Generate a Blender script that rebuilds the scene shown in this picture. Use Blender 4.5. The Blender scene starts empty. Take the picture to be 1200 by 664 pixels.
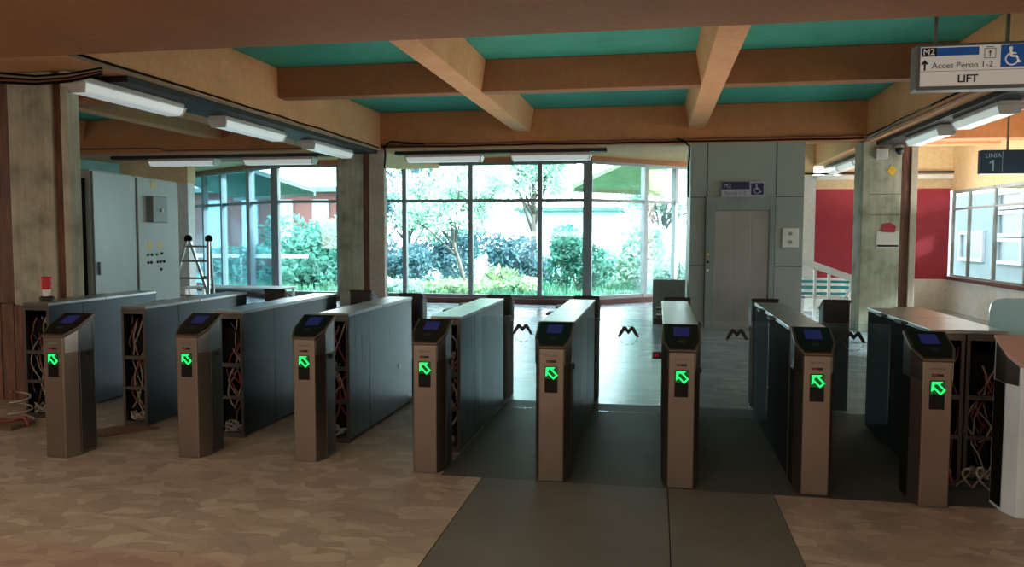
import bpy, math, random
from mathutils import Vector, Matrix
random.seed(7)
C = bpy.context.scene.collection
PI = math.pi

# ------------------------------------------------------------------ helpers
class MB:
    def __init__(s): s.v = []; s.f = []
    def box(s, x0, y0, z0, x1, y1, z1):
        n = len(s.v)
        s.v += [(x0,y0,z0),(x1,y0,z0),(x1,y1,z0),(x0,y1,z0),(x0,y0,z1),(x1,y0,z1),(x1,y1,z1),(x0,y1,z1)]
        s.f += [(n,n+3,n+2,n+1),(n+4,n+5,n+6,n+7),(n,n+1,n+5,n+4),(n+1,n+2,n+6,n+5),(n+2,n+3,n+7,n+6),(n+3,n,n+4,n+7)]
        return s
    def hexa(s, lo, hi):
        """lo and hi: matching point loops (any number of corners)"""
        n = len(s.v); k = len(lo)
        s.v += list(lo) + list(hi)
        s.f.append(tuple(range(n+k-1, n-1, -1))); s.f.append(tuple(range(n+k, n+2*k)))
        for i in range(k):
            j = (i+1) % k
            s.f.append((n+i, n+j, n+k+j, n+k+i))
        return s
    def bar(s, a, b, r=0.02, n=8, r2=None):
        s.tube([a, b], r, n, r2); return s
    def tube(s, pts, r, n=8, r2=None):
        pts = [Vector(p) for p in pts]; base = len(s.v); m = len(pts)
        up = None
        for i, p in enumerate(pts):
            t = (pts[min(i+1, m-1)] - pts[max(i-1, 0)]).normalized()
            if up is None:
                up = Vector((0,0,1)) if abs(t.z) < .9 else Vector((1,0,0))
            u = t.cross(up).normalized(); w = u.cross(t).normalized(); up = w
            rr = r if r2 is None else r + (r2-r)*i/(m-1)
            for k in range(n):
                a = 2*PI*k/n
                s.v.append(tuple(p + u*math.cos(a)*rr + w*math.sin(a)*rr))
        for i in range(m-1):
            for k in range(n):
                j = (k+1) % n
                s.f.append((base+i*n+k, base+i*n+j, base+(i+1)*n+j, base+(i+1)*n+k))
        s.f.append(tuple(base+k for k in range(n-1, -1, -1)))
        s.f.append(tuple(base+(m-1)*n+k for k in range(n)))
        return s
    def lathe(s, prof, c=(0,0,0), n=20):
        base = len(s.v); m = len(prof)
        for r, z in prof:
            for k in range(n):
                a = 2*PI*k/n
                s.v.append((c[0]+r*math.cos(a), c[1]+r*math.sin(a), c[2]+z))
        for i in range(m-1):
            for k in range(n):
                j = (k+1) % n
                s.f.append((base+i*n+k, base+i*n+j, base+(i+1)*n+j, base+(i+1)*n+k))
        s.f.append(tuple(base+k for k in range(n-1, -1, -1)))
        s.f.append(tuple(base+(m-1)*n+k for k in range(n)))
        return s
    def ngon(s, pts):
        n = len(s.v); s.v += list(pts); s.f.append(tuple(range(n, n+len(pts)))); return s
    def build(s, name, mat, parent=None, bevel=0, smooth=False, loc=None):
        me = bpy.data.meshes.new(name); me.from_pydata([tuple(v) for v in s.v], [], s.f); me.update()
        if mat: me.materials.append(mat)
        if smooth:
            for p in me.polygons: p.use_smooth = True
        o = bpy.data.objects.new(name, me); C.objects.link(o)
        if parent: o.parent = parent
        if loc: o.location = loc
        if bevel:
            b = o.modifiers.new('b', 'BEVEL'); b.width = bevel; b.segments = 2; b.limit_method = 'ANGLE'
        return o
def B(*a): return MB().box(*a)
def tag(o, label, cat, group=None, kind=None):
    o['label'] = label; o['category'] = cat
    if group: o['group'] = group
    if kind: o['kind'] = kind
    return o
def empty(name, loc=(0,0,0), label=None, cat=None, group=None, rz=0):
    o = bpy.data.objects.new(name, None); C.objects.link(o); o.location = loc; o.rotation_euler = (0,0,rz)
    o.empty_display_size = .1
    if label: tag(o, label, cat, group)
    return o
def struct(o, label=None, cat=None):
    o['kind'] = 'structure'
    if label: o['label'] = label; o['category'] = cat
    return o
def copy_tree(o, parent=None):
    c = o.copy(); C.objects.link(c); c.parent = parent
    for ch in [x for x in o.children]: copy_tree(ch, c)
    return c
def text(name, body, size, mat, parent, loc, rot=(PI/2,0,0), align='LEFT', ext=.0015, sx=1, bold=0):
    cu = bpy.data.curves.new(name, 'FONT'); cu.body = body; cu.size = size; cu.extrude = ext; cu.align_x = align; cu.offset = bold
    cu.resolution_u = 2
    cu.materials.append(mat)
    t = bpy.data.objects.new('temp_text', cu); C.objects.link(t)
    me = bpy.data.meshes.new_from_object(t.evaluated_get(bpy.context.evaluated_depsgraph_get()))
    bpy.data.objects.remove(t); me.name = name
    o = bpy.data.objects.new(name, me); C.objects.link(o); o.parent = parent; o.location = loc; o.rotation_euler = rot; o.scale = (sx,1,1)
    return o

# ------------------------------------------------------------------ materials
def S(hexs):
    h = hexs.lstrip('#'); r = [int(h[i:i+2],16)/255 for i in (0,2,4)]
    return tuple((c/12.92 if c <= .04045 else ((c+.055)/1.055)**2.4) for c in r) + (1,)
class N:
    def __init__(s, name):
        s.m = bpy.data.materials.new(name); s.m.use_nodes = True; s.t = s.m.node_tree; s.n = s.t.nodes
        s.b = s.n['Principled BSDF']; s.out = s.n['Material Output']
    def add(s, ty, **k):
        n = s.n.new(ty)
        for a, v in k.items():
            if a.startswith('i_'):
                key = a[2:].replace('_', ' ')
                n.inputs[key].default_value = v
            else: setattr(n, a, v)
        return n
    def l(s, a, b): s.t.links.new(a, b)
    def ramp(s, fac, stops):
        r = s.add('ShaderNodeValToRGB'); e = r.color_ramp.elements
        while len(e) < len(stops): e.new(.5)
        for i, (p, c) in enumerate(stops): e[i].position = p; e[i].color = c
        s.l(fac, r.inputs[0]); return r.outputs[0]
    def mix(s, fac, a, b, mode='MIX'):
        m = s.add('ShaderNodeMix', data_type='RGBA', blend_type=mode)
        for i, v in ((0, fac), (6, a), (7, b)):
            if hasattr(v, 'links'): s.l(v, m.inputs[i])
            else: m.inputs[i].default_value = v
        return m.outputs[2]
    def coords(s, scale=(1,1,1), rot=(0,0,0)):
        g = s.add('ShaderNodeNewGeometry'); mp = s.add('ShaderNodeMapping')
        s.l(g.outputs['Position'], mp.inputs[0]); mp.inputs['Scale'].default_value = scale; mp.inputs['Rotation'].default_value = rot
        return mp.outputs[0]
    def noise(s, scale, detail=4, vec=None, rough=.6):
        n = s.add('ShaderNodeTexNoise'); n.inputs['Scale'].default_value = scale; n.inputs['Detail'].default_value = detail; n.inputs['Roughness'].default_value = rough
        s.l(vec or s.coords(), n.inputs['Vector']); return n.outputs[0]
    def bump(s, h, strength=.3, dist=.01):
        b = s.add('ShaderNodeBump'); b.inputs['Strength'].default_value = strength; b.inputs['Distance'].default_value = dist
        s.l(h, b.inputs['Height']); s.l(b.outputs[0], s.b.inputs['Normal'])
def plain(name, c, rough=.6, metal=0, var=.12, scale=3, emis=None, es=0, spec=None):
    m = N(name); c = S(c) if isinstance(c, str) else c
    f = m.noise(scale)
    dark = tuple(x*(1-var) for x in c[:3])+(1,); lite = tuple(min(1, x*(1+var)) for x in c[:3])+(1,)
    m.l(m.ramp(f, [(.3, dark), (.7, lite)]), m.b.inputs['Base Color'])
    m.b.inputs['Roughness'].default_value = rough; m.b.inputs['Metallic'].default_value = metal
    if spec is not None: m.b.inputs['Specular IOR Level'].default_value = spec
    if emis:
        m.b.inputs['Emission Color'].default_value = S(emis); m.b.inputs['Emission Strength'].default_value = es
    return m.m
def painted(name, c, c2, rough=.7):
    """painted concrete with stains and a faint streak"""
    m = N(name)
    a = m.noise(1.1, 6); b = m.noise(14, 5)
    col = m.ramp(a, [(.3, S(c2)), (.62, S(c))])
    col = m.mix(.25, col, m.ramp(b, [(.35, (.55,.5,.45,1)), (.6, (1,1,1,1))]), 'MULTIPLY')
    m.l(col, m.b.inputs['Base Color']); m.b.inputs['Roughness'].default_value = rough
    m.bump(b, .15, .01)
    return m.m
M = {}
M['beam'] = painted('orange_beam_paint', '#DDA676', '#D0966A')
M['beam_dark'] = painted('shade_brown_beam_paint', '#BC7F52', '#AC7248')  # beam paint darkened for shade on cross girders; also the brown of the soffits
M['rib_shade'] = painted('shaded_rib_paint', '#94633F', '#855636')  # beam paint darkened further, shade on the cross ribs put into the colour
M['cream'] = painted('cream_paint', '#EAD3A8', '#DCC294')
M['teal'] = painted('teal_ceiling_paint', '#3AAA99', '#309687')
def concrete():
    m = N('board_marked_concrete')
    v = m.coords((9,9,.6)); s = m.noise(2.2, 5, v)
    a = m.noise(2.5, 7)
    col = m.ramp(a, [(.28, S('#74705F')), (.5, S('#A8AC9A')), (.7, S('#BEC0AE'))])
    col = m.mix(.5, col, m.ramp(s, [(.35, (.62,.57,.5,1)), (.62, (1.0,1.0,1.0,1))]), 'MULTIPLY')
    m.l(col, m.b.inputs['Base Color']); m.b.inputs['Roughness'].default_value = .75
    m.bump(m.noise(30, 4), .3, .01); return m.m
M['concrete'] = concrete()
def rust():
    m = N('rust_brown_paint'); v = m.coords((6,6,.8)); s = m.noise(3, 6, v)
    m.l(m.ramp(s, [(.3, S('#3E2620')), (.55, S('#66402f')), (.75, S('#86644a'))]), m.b.inputs['Base Color']); m.b.inputs['Roughness'].default_value = .6
    m.bump(s, .2, .01); return m.m
M['rust'] = rust()
M['marble'] = painted('pale_stone_panel', '#EEF0EC', '#D2D2CC', .4)
M['wallteal'] = painted('grey_green_wall', '#AEBAB6', '#98A5A0')
M['red'] = painted('red_wall_paint', '#B2384A', '#A22E40', .7)
M['whitewall'] = painted('white_wall_paint', '#E6EAEA', '#D2D8D8')
M['curb'] = painted('red_brown_curb', '#6E4640', '#55332f')

def floor_mat(front):
    m = N('broken_marble_floor' if front else 'polished_hall_floor')
    v = m.coords((1,1,1)); nz = m.add('ShaderNodeTexNoise'); nz.inputs['Scale'].default_value = 3; m.l(v, nz.inputs['Vector'])
    add = m.add('ShaderNodeVectorMath', operation='MULTIPLY_ADD'); m.l(nz.outputs['Color'], add.inputs[0]); add.inputs[1].default_value = (.25,.25,0); m.l(v, add.inputs[2])
    mp = m.add('ShaderNodeMapping'); m.l(add.outputs[0], mp.inputs[0]); mp.inputs['Rotation'].default_value = (0,0,.6); mp.inputs['Scale'].default_value = (1,1.9,1)
    vo = m.add('ShaderNodeTexVoronoi'); vo.inputs['Scale'].default_value = (6.5 if front else 4.2); m.l(mp.outputs[0], vo.inputs['Vector'])
    vo2 = m.add('ShaderNodeTexVoronoi', feature='DISTANCE_TO_EDGE'); vo2.inputs['Scale'].default_value = (6.5 if front else 4.2); m.l(mp.outputs[0], vo2.inputs['Vector'])
    sh = m.add('ShaderNodeSeparateColor'); m.l(vo.outputs['Color'], sh.inputs[0])
    if front: st = [(0, S('#85796A')), (.5, S('#918574')), (1, S('#A19583'))]
    else: st = [(0, S('#84909A')), (.5, S('#929EA9')), (1, S('#A4B0BA'))]
    col = m.ramp(sh.outputs[0], st)
    edge = m.ramp(vo2.outputs['Distance'], [(.0, (.72,.7,.68,1)), (.05, (1,1,1,1))])
    col = m.mix(.5 if front else .4, col, edge, 'MULTIPLY')
    dirt = m.noise(1.3, 7, rough=.7)
    col = m.mix(.55, col, m.ramp(dirt, [(.3, (.62,.58,.54,1)), (.65, (1.05,1.02,1,1))]), 'MULTIPLY')
    if front:   # a worn reddish band along the near left edge
        g = m.add('ShaderNodeNewGeometry'); sp = m.add('ShaderNodeSeparateXYZ'); m.l(g.outputs['Position'], sp.inputs[0])
        a1 = m.add('ShaderNodeMapRange'); m.l(sp.outputs['Y'], a1.inputs[0]); a1.inputs[1].default_value = 3.47; a1.inputs[2].default_value = 3.38
        a2 = m.add('ShaderNodeMapRange'); m.l(sp.outputs['X'], a2.inputs[0]); a2.inputs[1].default_value = -1.1; a2.inputs[2].default_value = -2.2
        mu = m.add('ShaderNodeMath', operation='MULTIPLY'); m.l(a1.outputs[0], mu.inputs[0]); m.l(a2.outputs[0], mu.inputs[1])
        mu2 = m.add('ShaderNodeMath', operation='MULTIPLY'); m.l(mu.outputs[0], mu2.inputs[0]); mu2.inputs[1].default_value = .4
        col = m.mix(mu2.outputs[0], col, S('#7A5347'))
    m.l(col, m.b.inputs['Base Color'])
    m.b.inputs['Roughness'].default_value = .48 if front else .2
    if not front:
        rr = m.add('ShaderNodeMapRange'); m.l(m.noise(6, 4, m.coords((1,3,1))), rr.inputs[0]); rr.inputs[3].default_value = .1; rr.inputs[4].default_value = .34
        m.l(rr.outputs[0], m.b.inputs['Roughness']); m.b.inputs['Specular IOR Level'].default_value = .9
        m.bump(m.noise(5, 3, m.coords((1,2.5,1))), .25, .02)
    else: m.bump(vo2.outputs['Distance'], .15, .004); m.b.inputs['Specular IOR Level'].default_value = .3
    return m.m
M['floor'] = floor_mat(True); M['floor2'] = floor_mat(False)
def greyfloor(n, a, b):
    m = N(n); f = m.noise(1.5, 7, rough=.65)
    m.l(m.ramp(f, [(.3, S(a)), (.7, S(b))]), m.b.inputs['Base Color']); m.b.inputs['Roughness'].default_value = .6
    m.b.inputs['Specular IOR Level'].default_value = .25
    m.bump(m.noise(20), .1, .003); return m.m
M['strip'] = greyfloor('grey_slab_floor', '#4F4E46', '#605E54')
M['lane'] = greyfloor('dusty_lane_floor', '#363731', '#45453D')
def steel(name, c, rough, brush=True, warm=None):
    m = N(name); m.b.inputs['Metallic'].default_value = 1; m.b.inputs['Base Color'].default_value = S(c)
    f = m.noise(3, 5, m.coords((25,25,1))); r = m.add('ShaderNodeMapRange'); m.l(f, r.inputs[0]); r.inputs[3].default_value = rough*.93; r.inputs[4].default_value = rough*1.08
    m.l(r.outputs[0], m.b.inputs['Roughness'])
    col = m.ramp(m.noise(1.7, 4), [(.3, tuple(x*.82 for x in S(c)[:3])+(1,)), (.7, S(c))]); m.l(col, m.b.inputs['Base Color'])
    return m.m
M['steel'] = steel('brushed_steel', '#626C73', .28)
M['steel_dim'] = steel('dull_steel', '#6E6A66', .45)
M['steel_b'] = steel('shaded_steel', '#3F484C', .3)  # brushed steel darkened where left gate sides mirror less window light
M['steel_lid'] = steel('lid_steel', '#B0B6BA', .28)
M['steel_front'] = steel('brushed_steel_front', '#958A80', .42)
M['steel_lift'] = steel('lift_door_steel', '#939C9E', .4)
M['alu'] = steel('aluminium', '#C9CED1', .35)
M['dark'] = plain('dark_plastic', '#17191B', .45)
M['dark2'] = plain('dark_grey_panel', '#111314', .85, spec=.1)
M['glassblack'] = plain('black_glass', '#07090A', .35, spec=.3)
M['screen'] = plain('dim_blue_screen', '#14173A', .4, emis='#2A3080', es=.2, scale=30)
M['green'] = plain('green_light', '#1BDC5B', .4, emis='#24FF70', es=1.5)
M['greendim'] = plain('green_display', '#06301A', .3, emis='#0A6A34', es=.35)
M['redlight'] = plain('red_light', '#8E1418', .5, emis='#C01820', es=.12)
M['white'] = plain('white_enamel', '#E2E6E6', .4)
M['film'] = plain('white_protective_film', '#D3E4F0', .4)
M['pinktop'] = plain('pinkish_film', '#C4A79F', .4)
M['lamp'] = plain('frosted_lamp_cover', '#DDE4E4', .3, emis='#F4FFFF', es=.3)
M['lampbody'] = plain('grey_lamp_housing', '#B9BCBA', .4)
M['cabinet'] = plain('pale_grey_enamel', '#93A1A3', .35, var=.05)
M['cabinet2'] = plain('light_grey_enamel', '#A3AFAF', .4, var=.05)
M['cabbox'] = plain('mid_grey_enamel', '#7F8A8B', .4)
M['yellow'] = plain('yellow_label', '#E6B62A', .5)
M['black'] = plain('black_rubber', '#0A0A0B', .6)
M['signblue'] = plain('sign_blue', '#1E62B4', .4, emis='#1E62B4', es=.12)
M['signwhite'] = plain('sign_white', '#DAD6CF', .4, emis='#E8E2DA', es=.22, var=.03)
M['signwhite2'] = plain('sign_plate_white', '#A9A9C0', .4, var=.03)
M['signgrey'] = plain('sign_grey_frame', '#7C8384', .4, metal=.4)
M['navy'] = plain('navy_panel', '#0E1E4E', .4)
M['tealnavy'] = plain('dark_teal_sign', '#0D2F48', .4, emis='#0D2F48', es=.15)
M['tealtext'] = plain('pale_teal_lettering', '#7FA6B4', .5, emis='#7FA6B4', es=.15)
M['ink'] = plain('sign_ink', '#262626', .5)
M['ink2'] = plain('grey_ink', '#66645F', .5)
M['blackM'] = plain('black_decal', '#050506', .5)
M['liftwall'] = plain('grey_green_cladding', '#929A95', .5, var=.05, scale=1)
M['liftseam'] = plain('dark_joint', '#3A403E', .6)
M['winframe'] = plain('pale_window_frame', '#A4ADB0', .45)
M['winframe_d'] = plain('grey_window_post', '#7F888D', .45)
M['wood'] = plain('brown_board', '#5A4430', .7, var=.3, scale=12)
M['wire'] = plain('white_cable', '#8A8478', .5)
M['wire_r'] = plain('red_cable', '#7A2620', .6)
M['wire_o'] = plain('copper_brown_cable', '#7A4A33', .5)
M['paper'] = plain('white_paper', '#D5D3CC', .6, var=.04)
M['bark'] = plain('grey_bark', '#6A625E', .8, var=.3, scale=9)
M['brick'] = plain('reddish_wall', '#6B4340', .8, var=.15, scale=2)
M['house'] = plain('pale_blue_wall', '#9FB4C8', .7, var=.06)
M['canopy'] = plain('pale_green_roof', '#A7B8A0', .7, var=.08, scale=1) # replaced below
M['canopy_l'] = plain('grey_teal_roof', '#5E8280', .7, var=.08, scale=1)
M['tealslat'] = plain('teal_slats', '#1D8C97', .5)
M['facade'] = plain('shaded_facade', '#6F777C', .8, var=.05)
M['panewhite'] = plain('white_window_frame', '#A8B2B8', .5)
M['panegrey'] = plain('grey_window_pane', '#4A565C', .3)
def glass(name, tint, gloss=.12, haze=0.0):
    m = N(name); m.n.remove(m.b)
    tr = m.add('ShaderNodeBsdfTransparent'); tr.inputs[0].default_value = tint
    gl = m.add('ShaderNodeBsdfGlossy'); gl.inputs['Roughness'].default_value = .03; gl.inputs['Color'].default_value = (.9,.95,1,1)
    fr = m.add('ShaderNodeLayerWeight'); fr.inputs['Blend'].default_value = .35
    mr = m.add('ShaderNodeMapRange'); m.l(fr.outputs['Fresnel'], mr.inputs[0]); mr.inputs[3].default_value = gloss*.5; mr.inputs[4].default_value = min(1, gloss*5)
    mx = m.add('ShaderNodeMixShader'); m.l(mr.outputs[0], mx.inputs[0]); m.l(tr.outputs[0], mx.inputs[1]); m.l(gl.outputs[0], mx.inputs[2])
    last = mx
    if haze:
        df = m.add('ShaderNodeBsdfTranslucent'); df.inputs[0].default_value = (.85,.93,.97,1)
        m2 = m.add('ShaderNodeMixShader'); m2.inputs[0].default_value = haze
        m.l(last.outputs[0], m2.inputs[1]); m.l(df.outputs[0], m2.inputs[2]); last = m2
    m.l(last.outputs[0], m.out.inputs[0]); return m.m
M['pane'] = glass('window_glass', (.86,.95,.96,1), .06)
M['pane_t'] = glass('blue_tinted_window_glass', (.58,.76,.84,1), .1)
M['flap'] = glass('barrier_glass', (.92,.97,1,1), .05, .05)
M['paddle'] = glass('cyan_barrier_glass', (.75,.9,.92,1), .15, .5)
def leafmat(name, c, c2, tr=.35):
    m = N(name); f = m.noise(1.6, 3)
    col = m.ramp(f, [(.35, S(c)), (.65, S(c2))])
    m.l(col, m.b.inputs['Base Color']); m.b.inputs['Roughness'].default_value = .6
    t = m.add('ShaderNodeBsdfTranslucent'); m.l(col, t.inputs[0])
    mx = m.add('ShaderNodeMixShader'); mx.inputs[0].default_value = tr
    m.l(m.b.outputs[0], mx.inputs[1]); m.l(t.outputs[0], mx.inputs[2]); m.l(mx.outputs[0], m.out.inputs[0]); return m.m
M['leaf'] = leafmat('green_leaves', '#275F52', '#529A88', .35)
M['leaf2'] = leafmat('pale_leaves', '#86B59F', '#CBE2D5', .4)
M['leaf3'] = leafmat('blue_green_leaves', '#2B525C', '#527F8C', .35)
M['leaf4'] = leafmat('yellow_green_leaves', '#8DAE84', '#BFD3A6')
M['canopy'] = leafmat('translucent_green_roof', '#7F9679', '#93A98B', .35)
M['canopy_l'] = leafmat('translucent_teal_roof', '#4F6866', '#607A77', .25)
M['finpale'] = painted('pale_column_fin', '#BDB5A8', '#A39B8C')
M['grass'] = leafmat('lawn', '#37765C', '#62A084', .1)

# ------------------------------------------------------------------ camera
cam = bpy.data.cameras.new('camera'); co = bpy.data.objects.new('camera', cam); C.objects.link(co)
yaw, pit, rol = .1826, .0628, -.0024
F = Vector((-math.sin(yaw)*math.cos(pit), math.cos(yaw)*math.cos(pit), -math.sin(pit))); Rt = Vector((math.cos(yaw), math.sin(yaw), 0)); D = F.cross(Rt)
Rx = Rt*math.cos(rol) + D*math.sin(rol); Dx = -Rt*math.sin(rol) + D*math.cos(rol)
mt = Matrix.Identity(4)
for i in range(3): mt[i][0] = Rx[i]; mt[i][1] = -Dx[i]; mt[i][2] = -F[i]
mt[0][3], mt[1][3], mt[2][3] = 0, 0, 1.58
co.matrix_world = mt
cam.sensor_width = 36; cam.lens = 36*920/1200; cam.clip_end = 200
bpy.context.scene.camera = co

# ------------------------------------------------------------------ floor
struct(B(-13.2,-7,-.2,-1.1,4.9,0).box(-13.2,4.9,-.2,-1.38,7.3,0).build('floor', M['floor']), 'beige broken-marble floor in front of and between the left gates', 'floor')
struct(B(.72,-7,-.2,9.5,4.9,0).build('floor', M['floor']), 'beige broken-marble floor at the right of the grey strip', 'floor')
g = MB()
g.box(-1.094,-7,-.2,.082,4.9,.0); g.box(.088,-7,-.2,.716,4.9,.0)
struct(g.build('floor', M['strip']), 'smooth grey slab strip running towards the middle gates', 'floor')
struct(B(-1.1,-7,-.2,.72,4.9,-.012).build('trim_1', M['black']), 'dark joint lines around the grey floor strip', 'joint')
struct(B(-1.38,4.9,-.2,9.5,7.3,0).build('floor', M['lane']), 'dark dusty floor under the middle and right gates', 'floor')
struct(B(-16,7.3,-.2,9.5,17.35,0).build('floor', M['floor2']), 'polished pale floor of the hall behind the gates', 'floor')
struct(MB().hexa([(-16,17.35,-.2),(9.5,17.35,-.2),(9.5,21,-.2),(2.2,20.9,-.2),(-1.5,17.6,-.2),(-9.05,17.6,-.2),(-13.3,20.6,-.2),(-16,20.6,-.2)],
      [(-16,17.35,0),(9.5,17.35,0),(9.5,21,0),(2.2,20.9,0),(-1.5,17.6,0),(-9.05,17.6,0),(-13.3,20.6,0),(-16,20.6,0)]).build('floor', M['floor2']), 'polished floor strip by the window wall', 'floor')

# ------------------------------------------------------------------ ceiling
SZ = 3.75
ce = MB(); ce.box(-16,-7,SZ,9.5,17.7,SZ+.25); ce.box(2.3,17.7,SZ,9.5,18.3,SZ+.25)
struct(ce.build('ceiling', M['teal']), 'teal painted ceiling slab seen in the coffers between beams', 'ceiling')
def beam(x0,y0,z0,x1,y1,z1, m='beam', label='tan painted concrete ceiling beam'):
    return struct(B(x0,y0,z0,x1,y1,z1).build('ceiling_beam', M[m], bevel=.015), label, 'beam')
ZG = 3.07
beam(-6.1,-7,ZG,-4.93,17.5,SZ, label='deep orange ceiling girder over the left columns')
beam(3.3,-7,ZG,3.88,18.3,SZ, label='deep tan ceiling girder over the right column')
beam(-14.4,-7,ZG,-13.6,17.5,SZ, label='tan girder along the far left wall')
beam(-16,-7,ZG-.005,9.5,5.9,SZ, 'beam_dark', 'wide shade-darkened girder overhead in the foreground')
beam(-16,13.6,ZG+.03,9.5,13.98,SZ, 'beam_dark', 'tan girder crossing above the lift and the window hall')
zs = 3.35
for x, l in ((-2.33,'slanting tan rib between the two left coffers'),(.62,'tan rib in the ceiling right of centre'),(-8.2,'tan rib in the left bay ceiling'),(-11.1,'tan rib in the far left bay ceiling'),(6.4,'tan rib in the right bay ceiling')):
    struct(MB().hexa([(x-.13,5.9,zs),(x+.14,5.9,zs),(x+.14,13.6,zs),(x-.13,13.6,zs)],[(x-.2,5.9,SZ),(x+.2,5.9,SZ),(x+.2,13.6,SZ),(x-.2,13.6,SZ)]).build('ceiling_beam', M['beam'], bevel=.01), l, 'beam')
for x0, x1, l in ((-13.6,-5.5,'left bay'),(-4.93,3.3,'middle bay'),(3.88,9.5,'right bay')):
    struct(MB().hexa([(x0,9.72,zs+.005),(x1,9.72,zs+.005),(x1,9.95,zs+.005),(x0,9.95,zs+.005)],[(x0,9.7,SZ),(x1,9.7,SZ),(x1,10.0,SZ),(x0,10.0,SZ)]).build('ceiling_beam', M['rib_shade'], bevel=.01), 'shade-darkened cross rib dividing the teal coffers of the %s' % l, 'beam')
# right hall beyond the column
beam(3.88,17.9,2.86,9.5,18.3,SZ, 'cream', 'cream beam above the red wall')
beam(2.3,17.9,2.86,3.3,18.3,SZ, 'cream', 'cream beam left of the girder above the red wall')
struct(B(2.4,14,3.55,3.3,17.9,3.74).build('ceiling', M['cream']), 'cream ceiling strip beside the lift', 'ceiling')
struct(B(3.88,10.0,3.56,9.5,17.9,3.74).build('ceiling', M['cream']), 'cream ceiling of the right hall', 'ceiling')
for y in (11.3,15.6):
    beam(3.88,y,3.22,9.5,y+.22,3.6, 'beam', 'ochre cross rib in the %s right hall' % ('near' if y < 12 else 'far'))
# window hall soffit
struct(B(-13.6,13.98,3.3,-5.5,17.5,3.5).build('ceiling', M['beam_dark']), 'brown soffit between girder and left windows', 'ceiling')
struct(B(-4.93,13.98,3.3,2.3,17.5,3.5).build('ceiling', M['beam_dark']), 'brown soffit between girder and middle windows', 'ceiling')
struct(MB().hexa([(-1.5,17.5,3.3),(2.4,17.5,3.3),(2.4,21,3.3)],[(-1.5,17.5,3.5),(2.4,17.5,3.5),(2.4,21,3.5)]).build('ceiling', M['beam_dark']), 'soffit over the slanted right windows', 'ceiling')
struct(MB().hexa([(-9.03,17.5,3.3),(-13.6,20.8,3.3),(-13.6,17.5,3.3)],[(-9.03,17.5,3.5),(-13.6,20.8,3.5),(-13.6,17.5,3.5)]).build('ceiling', M['cream']), 'soffit over the slanted left windows', 'ceiling')

# ------------------------------------------------------------------ walls
struct(B(-13.5,-7,0,-13.2,20.6,SZ).build('wall_left', M['wallteal']), 'grey-green wall at the far left', 'wall')
struct(B(9.3,-7,0,9.5,9.8,SZ).build('wall_right', M['cream']), 'cream side wall out at the right', 'wall')
struct(B(-13.5,-7.2,0,9.5,-7,SZ).build('wall_back', M['cream']), 'cream wall behind the photographer', 'wall')
struct(B(6.05,9.8,0,9.5,10,SZ).build('wall_right', M['cream']), 'cream return wall beside the right windows', 'wall')
struct(B(6.05,10,0,6.25,18,.65).build('wall_right', M['marble']), 'pale stone parapet under the right windows', 'wall')
struct(B(6.05,10,2.5,6.25,18,3.56).build('wall_right', M['cream']), 'cream wall above the right windows', 'wall')
struct(B(6.0,10,.65,6.32,18,.72).build('trim_2', M['curb']), 'red-brown sill under the right windows', 'sill')
struct(B(3.36,18.0,0,6.05,18.2,.65).build('wall_back', M['marble']), 'pale stone base below the red wall', 'wall')
struct(B(3.36,18.0,.65,6.05,18.2,2.56).build('wall_back', M['red']), 'red painted wall at the end of the right hall', 'wall')
struct(B(2.9,18.0,0,3.36,18.25,2.86).build('wall_back', M['whitewall']), 'white pier left of the red wall', 'wall')
struct(B(3.36,18.02,2.56,9.5,18.2,2.86).build('wall_back', M['cream']), 'cream band above the red wall', 'wall')
# partition cream pelmet left
struct(B(-11.4,15.2,2.64,-9.8,15.5,3.3).build('wall_left', M['cream']), 'cream pelmet beside the left windows', 'wall')
struct(B(-10.5,15.2,0,-9.8,15.45,2.64).build('wall_left', M['whitewall']), 'white pier behind the electrical cabinets', 'wall')
struct(B(-13.2,12.6,0,-11.6,12.8,3.3).build('wall_left', M['wallteal']), 'grey-green partition above the electrical cabinets', 'wall')

# ------------------------------------------------------------------ window walls
def window_wall(name, label, P0, P1, cuts, frame, pane, post=None, z0=.12, z1=3.2, zt=2.34):
    """glazed wall from P0 to P1, mullions at distances in cuts"""
    P0 = Vector(P0); P1 = Vector(P1); d = (P1-P0); L = d.length; a = math.atan2(d.y, d.x)
    r = empty(name, (P0.x, P0.y, 0), rz=a); r['kind'] = 'structure'; r['label'] = label; r['category'] = 'window'
    m = MB(); m.box(0,-.05,z0,L,.05,z0+.08); m.box(0,-.05,z1-.06,L,.05,z1); m.box(0,-.045,zt-.035,L,.045,zt+.035)
    m.build('frame', M[frame], r)
    for c in cuts:
        w = .05 if not isinstance(c, tuple) else c[1]; c = c if not isinstance(c, tuple) else c[0]
        B(c-w,-.07,z0,c+w,.07,z1).build('mullion', M[post or frame], r)
    cc = [c if not isinstance(c, tuple) else c[0] for c in cuts]
    ed = sorted(set([0]+cc+[L]))
    for i in range(len(ed)-1):
        if ed[i+1]-ed[i] > .2:
            B(ed[i]+.03,-.006,z0+.06,ed[i+1]-.03,.006,zt-.03).build('pane', M[pane], r)
            B(ed[i]+.03,-.006,zt+.03,ed[i+1]-.03,.006,z1-.05).build('pane', M[pane], r)
    struct(B(0,-.16,0,L,.12,z0).build('curb', M['curb'], r)); 
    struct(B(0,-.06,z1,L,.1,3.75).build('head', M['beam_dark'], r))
    return r
window_wall('window_1', 'tall glazed wall with grey mullions in the middle of the hall', (-9.03,17.6), (-1.49,17.55), [(.0,.09),1.63,3.25,4.83,6.43,(7.5,.1)], 'winframe_d', 'pane')
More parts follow.
